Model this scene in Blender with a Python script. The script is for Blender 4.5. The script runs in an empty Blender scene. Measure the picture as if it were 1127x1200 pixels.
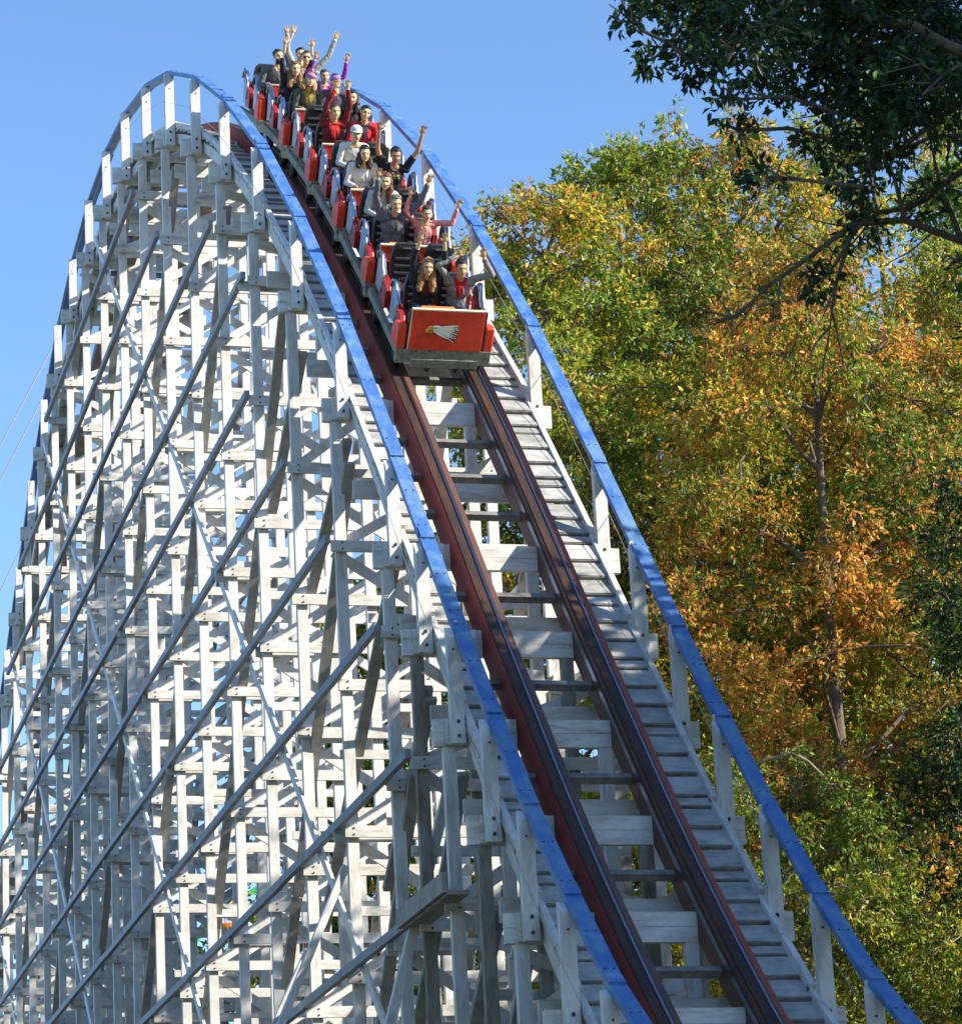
import bpy, bmesh, math, random
import numpy as np
from mathutils import Vector, Matrix, noise

SC = bpy.context.scene
COL = SC.collection
R = math.radians
rng = random.Random(7)

# ------------------------------------------------------------------ camera, sky, sun, exposure
F_PX = 3769.45 / 1127.0
cam_d = bpy.data.cameras.new('camera')
cam_d.sensor_fit = 'HORIZONTAL'; cam_d.sensor_width = 36.0
cam_d.lens = 36.0 * F_PX
cam_d.clip_start = 0.5; cam_d.clip_end = 6000
cam = bpy.data.objects.new('camera', cam_d); COL.objects.link(cam)
YAW, PIT, ROLL = 0.269598740, 0.302204341, -0.0551945571
fwd = Vector((math.sin(YAW)*math.cos(PIT), math.cos(YAW)*math.cos(PIT), math.sin(PIT)))
rgt = Vector((math.cos(YAW), -math.sin(YAW), 0))
upv = rgt.cross(fwd)
r2 = rgt*math.cos(ROLL) + upv*math.sin(ROLL)
u2 = upv*math.cos(ROLL) - rgt*math.sin(ROLL)
cam.matrix_world = Matrix((r2, u2, -fwd)).transposed().to_4x4()
SC.camera = cam

SUN_EL, SUN_AZ = R(27), R(57)          # azimuth measured from behind the camera towards the right
sdir = Vector((math.sin(SUN_AZ)*math.cos(SUN_EL), -math.cos(SUN_AZ)*math.cos(SUN_EL), math.sin(SUN_EL)))
w = bpy.data.worlds.new('World'); SC.world = w; w.use_nodes = True
nt = w.node_tree; nt.nodes.clear()
sky = nt.nodes.new('ShaderNodeTexSky'); sky.sky_type = 'NISHITA'; sky.sun_disc = False
sky.sun_elevation = SUN_EL; sky.sun_rotation = math.atan2(sdir.x, sdir.y)
sky.altitude = 0; sky.air_density = 1.0; sky.dust_density = 0.0; sky.ozone_density = 5.0
bg = nt.nodes.new('ShaderNodeBackground'); bg.inputs[1].default_value = 0.15
wo = nt.nodes.new('ShaderNodeOutputWorld')
nt.links.new(sky.outputs[0], bg.inputs[0]); nt.links.new(bg.outputs[0], wo.inputs[0])
sl = bpy.data.lights.new('sun', 'SUN'); sl.energy = 5.0; sl.angle = R(0.5); sl.color = (1.0, 0.90, 0.75)
sun = bpy.data.objects.new('sun', sl); COL.objects.link(sun)
sun.rotation_euler = sdir.to_track_quat('Z', 'Y').to_euler()
SC.view_settings.view_transform = 'Standard'; SC.view_settings.look = 'None'
SC.view_settings.exposure = 0.92; SC.view_settings.gamma = 1.0
SC.cycles.max_bounces = 6; SC.cycles.transparent_max_bounces = 4

# ------------------------------------------------------------------ helpers
def tag(o, label=None, cat=None, group=None, kind=None):
    if label: o['label'] = label
    if cat: o['category'] = cat
    if group: o['group'] = group
    if kind: o['kind'] = kind
    return o

def empty(name, loc=(0, 0, 0)):
    o = bpy.data.objects.new(name, None); COL.objects.link(o); o.location = loc
    o.empty_display_size = 0.3
    return o

class MB:
    """collects faces, builds one mesh object"""
    def __init__(s): s.v = []; s.f = []; s.m = []; s.sm = []
    def add(s, vs, fs, mat=0, smooth=False):
        o = len(s.v); s.v += [tuple(v) for v in vs]
        for f in fs:
            s.f.append(tuple(i+o for i in f)); s.m.append(mat); s.sm.append(smooth)
    def box(s, c, d, mat=0, M=None):
        vs = [Vector((c[0]+i*d[0]/2, c[1]+j*d[1]/2, c[2]+k*d[2]/2)) for i in (-1, 1) for j in (-1, 1) for k in (-1, 1)]
        if M: vs = [M @ v for v in vs]
        s.add(vs, [(0, 1, 3, 2), (4, 6, 7, 5), (0, 4, 5, 1), (2, 3, 7, 6), (0, 2, 6, 4), (1, 5, 7, 3)], mat)
    def beam(s, a, b, wd, th, side=(1, 0, 0), mat=0):
        """box from a to b; wd across 'side', th across the third axis"""
        a = Vector(a); b = Vector(b); t = (b-a).normalized(); sd = Vector(side)
        sd = (sd - t*sd.dot(t)).normalized(); n = t.cross(sd)
        vs = []
        for p in (a, b):
            for i, j in ((-1, -1), (1, -1), (1, 1), (-1, 1)):
                vs.append(p + sd*(i*wd/2) + n*(j*th/2))
        s.add(vs, [(0, 1, 2, 3)[::-1], (4, 5, 6, 7), (0, 1, 5, 4), (1, 2, 6, 5), (2, 3, 7, 6), (3, 0, 4, 7)], mat)
    def tube(s, pts, rads, n=8, mat=0, cap=True):
        pts = [Vector(p) for p in pts]
        if not hasattr(rads, '__len__'): rads = [rads]*len(pts)
        vs = []; prev = None
        for i, p in enumerate(pts):
            t = (pts[min(i+1, len(pts)-1)] - pts[max(i-1, 0)]).normalized()
            ref = prev if prev is not None else (Vector((0, 0, 1)) if abs(t.z) < .9 else Vector((1, 0, 0)))
            u = (ref - t*ref.dot(t)).normalized(); prev = u; v = t.cross(u)
            for k in range(n):
                a = 2*math.pi*k/n; vs.append(p + (u*math.cos(a) + v*math.sin(a))*rads[i])
        fs = [(i*n+k, i*n+(k+1) % n, (i+1)*n+(k+1) % n, (i+1)*n+k) for i in range(len(pts)-1) for k in range(n)]
        if cap: fs += [tuple(range(n))[::-1], tuple((len(pts)-1)*n+k for k in range(n))]
        s.add(vs, fs, mat, True)
    def prism(s, poly, x0, x1, mat=0, M=None):
        """poly in (y,z) extruded along x"""
        n = len(poly); vs = [Vector((x0, p[0], p[1])) for p in poly] + [Vector((x1, p[0], p[1])) for p in poly]
        if M: vs = [M @ v for v in vs]
        s.add(vs, [tuple(range(n))[::-1], tuple(range(n, 2*n))] + [(i, (i+1) % n, n+(i+1) % n, n+i) for i in range(n)], mat)
    def disc(s, c, nrm, r, th, mat=0, n=6):
        c = Vector(c); nrm = Vector(nrm).normalized()
        s.tube([c, c+nrm*th], r, n, mat)
    def build(s, name, mats, parent=None, bevel=0):
        me = bpy.data.meshes.new(name); me.from_pydata(s.v, [], s.f)
        for m in (mats if isinstance(mats, (list, tuple)) else [mats]): me.materials.append(m)
        me.polygons.foreach_set('material_index', s.m)
        me.polygons.foreach_set('use_smooth', s.sm); me.update()
        bm = bmesh.new(); bm.from_mesh(me); bmesh.ops.recalc_face_normals(bm, faces=bm.faces); bm.to_mesh(me); bm.free()
        o = bpy.data.objects.new(name, me); COL.objects.link(o)
        if parent: o.parent = parent
        if bevel:
            b = o.modifiers.new('bevel', 'BEVEL'); b.width = bevel; b.segments = 2; b.limit_method = 'ANGLE'
        return o

def link(nt, a, b): nt.links.new(a, b)
def N(nt, t, **kw):
    n = nt.nodes.new(t)
    for k, v in kw.items(): setattr(n, k, v)
    return n
def mat(name, col, rough=.6, metal=0.0, var=.15, scale=6.0, col2=None, bump=.0, stretch=(1, 1, 1), spec=.5, thresh=(.35, .75), objrand=.0, grain=.0):
    m = bpy.data.materials.new(name); m.use_nodes = True; nt = m.node_tree
    b = nt.nodes['Principled BSDF']
    b.inputs['Roughness'].default_value = rough; b.inputs['Metallic'].default_value = metal
    b.inputs['Specular IOR Level'].default_value = spec
    tc = N(nt, 'ShaderNodeTexCoord'); mp = N(nt, 'ShaderNodeMapping'); mp.inputs['Scale'].default_value = stretch
    link(nt, tc.outputs['Object'], mp.inputs[0])
    no = N(nt, 'ShaderNodeTexNoise'); no.inputs['Scale'].default_value = scale; no.inputs['Detail'].default_value = 6
    no.inputs['Roughness'].default_value = .65
    link(nt, mp.outputs[0], no.inputs['Vector'])
    cr = N(nt, 'ShaderNodeMapRange'); cr.inputs[1].default_value = thresh[0]; cr.inputs[2].default_value = thresh[1]
    link(nt, no.outputs['Fac'], cr.inputs[0])
    mx = N(nt, 'ShaderNodeMix', data_type='RGBA')
    c2 = col2 if col2 else tuple(c*(1-var) for c in col)
    mx.inputs['A'].default_value = (*col, 1); mx.inputs['B'].default_value = (*c2, 1)
    link(nt, cr.outputs[0], mx.inputs['Factor'])
    out = mx.outputs['Result']
    if objrand:
        oi = N(nt, 'ShaderNodeNewGeometry'); mr = N(nt, 'ShaderNodeMapRange')
        mr.inputs[3].default_value = 1-objrand; mr.inputs[4].default_value = 1.0
        link(nt, oi.outputs['Random Per Island'], mr.inputs[0])
        m2 = N(nt, 'ShaderNodeVectorMath', operation='SCALE'); link(nt, out, m2.inputs[0]); link(nt, mr.outputs[0], m2.inputs['Scale'])
        out = m2.outputs[0]
    if grain:
        mp2 = N(nt, 'ShaderNodeMapping'); mp2.inputs['Scale'].default_value = tuple(1.0 if q >= .99 else .12 for q in stretch)
        link(nt, tc.outputs['Object'], mp2.inputs[0])
        n2 = N(nt, 'ShaderNodeTexNoise'); n2.inputs['Scale'].default_value = 34; n2.inputs['Detail'].default_value = 5
        link(nt, mp2.outputs[0], n2.inputs['Vector'])
        m3 = N(nt, 'ShaderNodeMapRange'); m3.inputs[1].default_value = .56; m3.inputs[2].default_value = .74; m3.inputs[3].default_value = 1.0; m3.inputs[4].default_value = 1-grain
        link(nt, n2.outputs['Fac'], m3.inputs[0])
        m4 = N(nt, 'ShaderNodeVectorMath', operation='SCALE'); link(nt, out, m4.inputs[0]); link(nt, m3.outputs[0], m4.inputs['Scale']); out = m4.outputs[0]
    link(nt, out, b.inputs['Base Color'])
    if bump:
        bp = N(nt, 'ShaderNodeBump'); bp.inputs['Strength'].default_value = bump; bp.inputs['Distance'].default_value = .02
        link(nt, no.outputs['Fac'], bp.inputs['Height']); link(nt, bp.outputs[0], b.inputs['Normal'])
    return m

M_white = mat('white_painted_timber', (.74, .74, .73), .55, col2=(.42, .40, .36), scale=5, stretch=(1, 1, .35), bump=.2, thresh=(.46, .78), objrand=.22, grain=.30)
M_white_h = mat('white_painted_board', (.73, .73, .71), .55, col2=(.40, .37, .31), scale=7, stretch=(.3, 1, 1), bump=.25, thresh=(.44, .76), objrand=.24, grain=.35)
M_bare = mat('weathered_treated_timber', (.34, .33, .28), .8, col2=(.15, .11, .07), scale=6, stretch=(1, 1, .25), bump=.3, thresh=(.4, .68), objrand=.12)
M_walk = mat('worn_walkway_board', (.58, .58, .56), .65, col2=(.30, .30, .27), scale=4.5, stretch=(.7, 1, 1), bump=.3, thresh=(.40, .70), objrand=.30, grain=.30)
M_ribbon = mat('slate_grey_ribbon_timber', (.32, .35, .43), .6, col2=(.18, .20, .25), scale=4, bump=.25, thresh=(.4, .75), objrand=.2)  # blue-grey of the shaded left faces is put into this base colour
M_brace = mat('grey_brown_brace_timber', (.46, .45, .43), .75, col2=(.26, .24, .21), scale=5, bump=.25, objrand=.2)  # white timber darkened in colour for the shade on sloping undersides
M_tie = mat('dark_tie_timber', (.26, .26, .25), .7, col2=(.09, .08, .07), scale=8, bump=.2)
M_blue = mat('blue_rail_paint', (.045, .145, .42), .50, col2=(.19, .33, .42), scale=5, bump=.25, thresh=(.42, .80), stretch=(1, .5, .5))
M_red_side = mat('red_stained_rail_stack', (.30, .040, .036), .75, col2=(.16, .03, .025), scale=5, stretch=(1, .25, .25), bump=.2)
M_grease = mat('dark_greased_rail_top', (.040, .026, .020), .60, col2=(.12, .048, .024), scale=4, stretch=(2.5, .35, .35), bump=.15, spec=.3, thresh=(.45, .8))
M_rdark = mat('dark_stained_rail_stack', (.085, .050, .038), .6, col2=(.20, .075, .045), scale=5, stretch=(1, .25, .25), bump=.2)
M_sunrim = mat('orange_red_rail_edge', (.34, .065, .03), .55, col2=(.22, .05, .025), scale=6, stretch=(1, .3, .3), bump=.2)  # brighter orange of the rim in sun is painted into the colour
M_rback = mat('weathered_rail_stack', (.34, .28, .24), .75, col2=(.16, .09, .07), scale=4, bump=.2)
M_steel = mat('polished_running_steel', (.26, .26, .30), .30, 1.0, scale=9)
M_bolt = mat('dark_bolt', (.09, .08, .08), .5, .6)
M_cable = mat('thin_steel_cable', (.45, .45, .45), .4, .7)
M_car_red = mat('glossy_red_car_paint', (.88, .062, .020), .42, col2=(.52, .035, .014), scale=5, bump=.08, thresh=(.50, .80), grain=.15)
M_car_dred = mat('dark_red_car_side', (.34, .016, .012), .38, col2=(.28, .014, .012), scale=4)
M_trim = mat('cream_trim', (.80, .70, .50), .45)
M_alu = mat('brushed_aluminium', (.42, .43, .48), .36, 1.0, scale=10, col2=(.30, .31, .36))
M_chass = mat('worn_grey_green_chassis', (.25, .27, .21), .6, col2=(.10, .095, .075), scale=7, bump=.3, thresh=(.45, .72), grain=.3)
M_black = mat('black_vinyl', (.022, .022, .024), .42, col2=(.04, .04, .04), scale=8, bump=.1)
M_orange_dash = mat('orange_dash_top', (.80, .22, .03), .45)
M_tyre = mat('dark_wheel', (.03, .03, .03), .4, .3)

# ------------------------------------------------------------------ track profile (height of the ledgers over camera level)
XL, D0, W = 9.4626, 34.2343, 3.4
XR = XL + W; XC = XL + W/2 - .02; XT = XC + .09
KN = [(-17, -.35), (-14, -.33), (-12, -.15), (-8, .82), (-5.5, 1.90), (-4.1, 2.80), (-2.74, 3.73), (-1.37, 4.91), (0, 6.21), (1.37, 7.61), (2.74, 9.11),
      (4.1, 10.61), (5.49, 12.2), (8.23, 15.2), (10.97, 17.92), (13.7, 20.34), (16.46, 22.42), (19.2, 24.12), (21.95, 25.49), (24.69, 26.46),
      (27.4, 27.11), (30.2, 27.42), (32.9, 27.42), (35.66, 27.1), (38.4, 26.5), (41.15, 25.57), (43.9, 24.35), (46.63, 22.87), (49.37, 21.39), (80, 4.9)]
kx = np.array([k[0] for k in KN]); kz = np.array([k[1] for k in KN])
km = np.gradient(kz, kx)
def zt(s):
    i = int(np.clip(np.searchsorted(kx, s)-1, 0, len(kx)-2)); h = kx[i+1]-kx[i]; t = (s-kx[i])/h
    return float((2*t**3-3*t*t+1)*kz[i] + (t**3-2*t*t+t)*h*km[i] + (-2*t**3+3*t*t)*kz[i+1] + (t**3-t*t)*h*km[i+1])
def alpha(s): return math.atan((zt(s+.05)-zt(s-.05))/.1)
def tp(s, X, n):
    """point at station s, lateral X, n metres along the track normal above the ledger centre"""
    a = alpha(s); return Vector((X, D0+s-n*math.sin(a), zt(s)+n*math.cos(a)))
_ss = np.arange(-16, 60, .05); _zz = np.array([zt(s) for s in _ss])
_arc = np.concatenate([[0], np.cumsum(np.hypot(np.diff(_ss), np.diff(_zz)))]); _arc -= np.interp(0, _ss, _arc)
def s_of_arc(a): return float(np.interp(a, _arc, _ss))
GZ = -1.7
BAY = 2.743
bent_s = [-12.34, -9.6, -6.86, -5.49, -4.115, -2.743, -1.372, 0, 1.372, 2.743, 4.115, 5.486] + [5.486+BAY*k for k in range(1, 26)]
S_END = bent_s[-1]
LEVELS = [0.86+2.05*k for k in range(13)]

# ------------------------------------------------------------------ ground
gm = MB(); gm.add([(-2500, -2500, GZ), (2500, -2500, GZ), (2500, 3500, GZ), (-2500, 3500, GZ)], [(0, 1, 2, 3)])
M_ground = mat('grass_and_dirt', (.07, .09, .03), .9, col2=(.14, .11, .06), scale=.25, bump=.4)
g = gm.build('ground', M_ground); tag(g, kind='structure')

# ------------------------------------------------------------------ the trestle
tre = empty('coaster_trestle', (XC, D0, GZ))
tag(tre, 'tall white timber roller coaster trestle with a steep drop, blue handrails and dark rails', 'roller coaster')
tre_inv = Matrix.Translation(-Vector(tre.location))
def part(mb, name, mats, parent=tre, **k):
    o = mb.build(name, mats, parent, **k)
    if parent is tre: o.matrix_parent_inverse = tre_inv
    return o
def jit(a): return rng.uniform(-a, a)
POSTX = [XL+.19, XL+1.25, XL+2.17, XR-.19]
for bi, s in enumerate(bent_s):
    y = D0+s; zc = zt(s)
    if zc < GZ+.6: zc = max(zc, GZ+.6)
    levels = [L for L in LEVELS if L < zc-.75]
    # bent part: the doubled ledger boards under the track; posts, girts and sway braces are its sub-parts
    lb = MB()
    lb.box(((XL+XR)/2, y, zc+.086), (W, .10, .168)); lb.box(((XL+XR)/2, y, zc-.088), (W, .10, .172))
    for X0, X1 in ((XL+.13, XL+.95), (XR-.95, XR-.13)):
        lb.box(((X0+X1)/2, y-.073, zc), (X1-X0, .044, .325))
    for X in (XL+.26, XR-.26):
        for q in (-.085, .085): lb.disc((X, y-.245, zc+q), (0, -1, 0), .019, .016, 1)
    bent = part(lb, 'bent', [M_white_h, M_bolt])
    k = 0; Ls = [GZ] + levels + [zc-.2]
    for a, b in zip(Ls[:-1], Ls[1:]):
        if b-a < .8: continue
        if (k+bi) % 5 != 3:
            q = MB(); q.beam((XL+.12, y+.13, a+.02), (XR-.12, y+.13, b-.02), .05, .15+jit(.015), side=(0, 1, 0)); part(q, 'sway_brace', M_white, bent)
        if (k+bi) % 2 == 0:
            q = MB(); q.beam((XL+.12, y+.19, b-.02), (XR-.12, y+.19, a+.02), .05, .15, side=(0, 1, 0)); part(q, 'sway_brace', M_white, bent)
        k += 1
    for i, X in enumerate(POSTX):
        pb = MB(); j = jit(.012)
        pb.beam((X+j, y+.02, GZ), (X+j*.3, y+.02, zc-.17), .155, .115, side=(1, 0, 0))
        part(pb, 'post', M_bare if (s < 7 and (bi+i) % 2 == 0) else M_white, bent)
    for L in levels:
        gb = MB(); e0 = XL+.04+jit(.03); e1 = XR-.04+jit(.03); dz = jit(.02)
        gb.box(((e0+e1)/2, y-.085, L+dz), (e1-e0, .052, .160))
        for X in POSTX[:1]+POSTX[3:]:
            for q in (-.045, .045): gb.disc((X, y-.112, L+dz+q), (0, -1, 0), .014, .012, 1)
        if (bi+int(L)) % 3 == 0:
            gb.box((XL+.5+jit(.1), y+.125, L+dz-.02), (.95, .05, .16))
        if L+1.9 < zc and (bi+int(L*2)) % 2 == 0:
            gb.box(((e0+e1)/2+jit(.3), y+.125, L+1.0+jit(.15)), ((e1-e0)*.86, .045, .13))
        part(gb, 'girt', [M_white_h, M_bolt], bent)

# wider sway legs at the foot of the nearest bents
for s in (8.229, 10.972):
    y = D0+s; top = 8.6 if s < 9 else 7.9
    pb = MB(); pb.beam((XL+.1, y+.12, top), (XL-4.6, y+.12, GZ), .16, .10, side=(0, 1, 0))
    part(pb, 'batter_leg', M_white)
for s in (4.115,):
    y = D0+s; pb = MB(); pb.beam((XL+.6, y+.2, 8.9), (XL-2.6, y+.2, GZ), .14, .12, side=(0, 1, 0))
    part(pb, 'batter_leg', M_white)

# longitudinal ribbons, left and right plane
def s_range(L, off):
    lo = hi = None
    for s in bent_s:
        if zt(s) > L+off:
            if lo is None: lo = s
            hi = s
    return lo, hi
for side, X in ((0, XL-.015), (1, XR+.02)):
    for L in LEVELS:
        lo, hi = s_range(L, .75)
        if lo is None or hi-lo < 2: continue
        rb = MB(); a = lo-.12
        while a < hi:
            b = min(a+BAY*3, hi+.12)
            rb.beam((X+jit(.008), D0+a, L+.09+jit(.012)), (X+jit(.008), D0+b, L+.09+jit(.012)), .08, .120, side=(1, 0, 0))
            a = b+.004
        part(rb, 'ribbon', M_ribbon if side == 0 else M_white)
# longitudinal diagonals
def diag(X, s0, s1, k, wd=.045, hh=.17, name='brace'):
    """piecewise line z = k*(s-s0)+z0 clipped under the track"""
    pass
def clip_line(z0, s0, k):
    pts = []
    for i in range(-400, 1000):
        s = s0+i*.1
        if s < bent_s[0] or s > S_END: continue
        z = z0+k*(s-s0)
        if GZ <= z <= zt(s)-.45: pts.append((s, z))
    return (pts[0], pts[-1]) if len(pts) > 12 else None
for X, wd in ((XL+.30, .05), (XR-.30, .05)):
    for q in range(-3, 9):                       # falling away from the drop
        c = clip_line(17.0, 5.5+q*7.6, -1.12)
        if c:
            (sa, za), (sb, zb) = c
            db = MB(); n = max(1, round((sb-sa)/5.2)); t = [i/n for i in range(n+1)]
            for u, v in zip(t[:-1], t[1:]):
                db.beam((X, D0+sa+(sb-sa)*u+.02, za+(zb-za)*u), (X, D0+sa+(sb-sa)*v-.05, za+(zb-za)*v), .15, .09, side=(1, 0, 0))
            part(db, 'brace', M_brace)
for X, wd in ((XL+.085, .045), (XR-.085, .045)):
    for q in range(-2, 7):                       # falling towards the drop
        c = clip_line(17.0, 19.0+q*11.0, .86)
        if c:
            (sa, za), (sb, zb) = c
            db = MB(); n = max(1, round((sb-sa)/5.2))
            for i in range(n):
                u, v = i/n, (i+1)/n
                db.beam((X, D0+sa+(sb-sa)*u+.02, za+(zb-za)*u), (X, D0+sa+(sb-sa)*v-.03, za+(zb-za)*v), wd, .15, side=(1, 0, 0))
            part(db, 'brace', M_white)
# short steep knee boards between neighbouring bents near the drop
for sa, za, sb, zb in ((8.2, 14.75, 11.0, 13.3), (5.45, 12.35, 11.0, 8.2), (2.7, 8.6, 8.2, 3.6), (4.1, 9.9, 6.9, 8.0), (1.35, 6.7, 5.5, 3.4), (10.95, 17.1, 13.7, 15.4)):
    db = MB(); db.beam((XL+.34, D0+sa, za), (XL+.34, D0+sb, zb), .15, .08, side=(1, 0, 0)); part(db, 'brace', M_brace)

# swept boxes along the track
def sweep(mb, X0, X1, n0, n1, sa, sb, step=.35, mat=0, vert=False, stations=None):
    st = stations or list(np.arange(sa, sb, step))+[sb]
    vs = []
    for s in st:
        if vert:
            for X, h in ((X0, n0), (X1, n0), (X1, n1), (X0, n1)): vs.append(Vector((X, D0+s, zt(s)+h)))
        else:
            for X, h in ((X0, n0), (X1, n0), (X1, n1), (X0, n1)): vs.append(tp(s, X, h))
    n = len(st)
    fs = [(4*i+j, 4*i+(j+1) % 4, 4*i+4+(j+1) % 4, 4*i+4+j) for i in range(n-1) for j in range(4)]
    fs += [(3, 2, 1, 0), tuple(4*(n-1)+j for j in range(4))]
    mb.add(vs, fs, mat)
S_A, S_B = -13.5, S_END-.5
for XX in (XT-.60, XT+.605):
    lt = XX < XT
    for sa, sb, m_l, m_r in ((S_A, 27.0, M_red_side if lt else M_rdark, M_rdark if lt else M_red_side), (27.01, S_B, M_rback, M_rback)):
        sb_ = MB(); sweep(sb_, XX-.13, XX+.058, -.08, .375, sa, sb); ra = part(sb_, 'track_rail', m_l)
        sb_ = MB(); sweep(sb_, XX+.061, XX+.135, -.08, .400, sa, sb); part(sb_, 'rail_flank', m_r if lt else M_sunrim, ra)
        tb = MB(); sweep(tb, XX-.120, XX+.057, .378, .405, sa, sb); part(tb, 'rail_cap', M_grease, ra)
        tb = MB(); sweep(tb, XX+.005, XX+.036, .408, .418, sa, sb); part(tb, 'running_strip', M_steel, ra)
        if not lt:
            tb = MB(); sweep(tb, XX-.150, XX-.134, .20, .28, sa, sb); part(tb, 'guide_strip', M_steel, ra)
# ties
for a, b in zip(bent_s[2:22], bent_s[3:23]):
    m_ = [.5] if b-a < 1.5 else [.25, .5, .75]
    for t in m_:
        s = a+(b-a)*t; tb = MB(); al = alpha(s)
        tb.beam(tp(s, XT-.90, .05), tp(s, XT+.80, .05), .095, .10, side=(0, math.cos(al), math.sin(al)))
        part(tb, 'tie', M_tie)
# lower white cross boards seen between the rails
for a, b in zip(bent_s[5:20], bent_s[6:21]):
    s = a+(b-a)*.72; tb = MB()
    tb.box((XC, D0+s, zt(s)-.62), (W-.5, .05, .27)); part(tb, 'cross_board', M_white_h)
# walkways
for X0, X1, nm in ((XL+.36, XT-.95, 'l'), (XT+.765, XR-.36, 'r')):
    wb = MB(); a0 = float(np.interp(S_A, _ss, _arc)); a1 = float(np.interp(48, _ss, _arc)); a = a0; k = 0
    while a < a1:
        s = s_of_arc(a+.2); al = alpha(s); c = tp(s, (X0+X1)/2+jit(.008), .225+jit(.006))
        L = .395+jit(.02)
        if k % 4 == 2:
            s_ = s_of_arc(a+.09); c = tp(s_, (X0+X1)/2, .215); L = .17
        tdir = Vector((0, math.cos(al), math.sin(al))); nrm = Vector((0, -math.sin(al), math.cos(al)))
        tilt = tdir*1.0 - nrm*(.10+jit(.03)); tilt.normalize()
        wb.beam(c-tilt*L/2, c+tilt*L/2, X1-X0+jit(.02), .038, side=(1, 0, 0))
        # dark strip coloured in for the shadow line under each board edge
        e_ = c-tilt*(L/2+.016)-nrm*.014
        wb.beam(e_-Vector(((X1-X0)/2, 0, 0)), e_+Vector(((X1-X0)/2, 0, 0)), .018, .045, side=tuple(tdir), mat=1)
        a += L+.040; k += 1
    part(wb, 'walkway', [M_walk, M_tie])
    for X in (X0+.06, X1-.06):
        sb_ = MB(); sweep(sb_, X-.02, X+.02, -.05, .14, S_A, 48); part(sb_, 'stringer', M_white)

# handrails
hs = [s for s in bent_s if s > -10] 
for side in (0, 1):
    X = XL+.26 if side == 0 else XR-.26
    Xr = XL+.365 if side == 0 else XR-.20
    rb = MB(); st = hs
    vs = []
    for a, b in zip(st[:-1], st[1:]):
        pa = Vector((Xr, D0+a, zt(a)+1.45+jit(.012))); pb_ = Vector((Xr+jit(.01), D0+b, zt(b)+1.45+jit(.012)))
        d = (pb_-pa).normalized()
        rb.beam(pa-d*.05, pb_+d*.03, .195, .075, side=(1, 0, 0))
        nn = d.cross(Vector((1, 0, 0))); nn = nn if nn.z > 0 else -nn
        for q in (.08, .5, .92):
            c_ = pa.lerp(pb_, q)+nn*.037; rb.disc(c_+Vector((.05, 0, 0)), nn, .012, .008, 1); rb.disc(c_-Vector((.05, 0, 0)), nn, .012, .008, 1)
        if rng.random() < .55: rb.beam(pb_-d*.16+nn*.045, pb_+d*.10+nn*.045, .185, .03, side=(1, 0, 0))
    rail = part(rb, 'handrail', [M_blue, M_bolt])
    for s in st:
        zc = zt(s); yp = D0+s-.172; pb = MB(); tz = zt(s-.17)+1.41
        x0, x1 = X-.085, X+.085; al = alpha(s); sl_ = math.tan(al)
        y0, y1 = yp-.06, yp+.06
        za, zb = zc+1.38-.06*sl_, zc+1.38+.06*sl_
        pb.add([(x0, y0, zc-.175), (x1, y0, zc-.175), (x1, y1, zc-.175), (x0, y1, zc-.175), (x0, y0, za-.13*abs(sl_)), (x1, y0, za-.13*abs(sl_)), (x1, y1, zb-.13*abs(sl_)), (x0, y1, zb-.13*abs(sl_))],
               [(3, 2, 1, 0), (4, 5, 6, 7), (0, 1, 5, 4), (1, 2, 6, 5), (2, 3, 7, 6), (3, 0, 4, 7)])
        pb.box((X+(.06 if side == 0 else -.03), D0+s-.085, zc+.9), (.045, .05, 1.0))
        pb.disc((X, y0, zc+.10), (0, -1, 0), .018, .014, 1); pb.disc((X, y0, zc-.09), (0, -1, 0), .018, .014, 1)
        pb.disc((X+jit(.02), y0, zc+1.0), (0, -1, 0), .014, .01, 1)
        part(pb, 'handrail_post', [M_white, M_bolt], rail)
    tb = MB(); Xt = XL+.40 if side == 0 else XR-.36
    for a, b in zip(st[:-1], st[1:]):
        tb.beam((Xt, D0+a-.04, zt(a)+.37+jit(.02)), (Xt, D0+b+.04, zt(b)+.37+jit(.02)), .075, .105, side=(1, 0, 0))
        if rng.random() < .5:
            u = rng.uniform(.1, .5); p0 = Vector((Xt+.03, D0+a+(b-a)*u, zt(a)+(zt(b)-zt(a))*u+.31)); p1 = Vector((Xt+.03, D0+a+(b-a)*(u+.3), zt(a)+(zt(b)-zt(a))*(u+.3)+.31))
            tb.beam(p0, p1, .03, .15, side=(1, 0, 0))
    part(tb, 'toe_rail', M_white, rail)
    wbm = MB(); wbm.tube([(X+(-.10 if side == 0 else .10), D0+s-.05, zt(s)+.80) for s in st], .005, 5); part(wbm, 'safety_wire', M_cable, rail)
# hanging plank platform low in the trestle
pb = MB(); a = Vector((XL-.12, D0+2.1, 7.15)); b = Vector((XL-.12, D0+4.5, 7.15))
pb.beam(a, b, .06, .24, side=(1, 0, 0)); pb.beam(a+Vector((.17, 0, -.12)), b+Vector((.17, 0, -.12)), .27, .05, side=(1, 0, 0))
part(pb, 'service_plank', M_brace)

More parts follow.
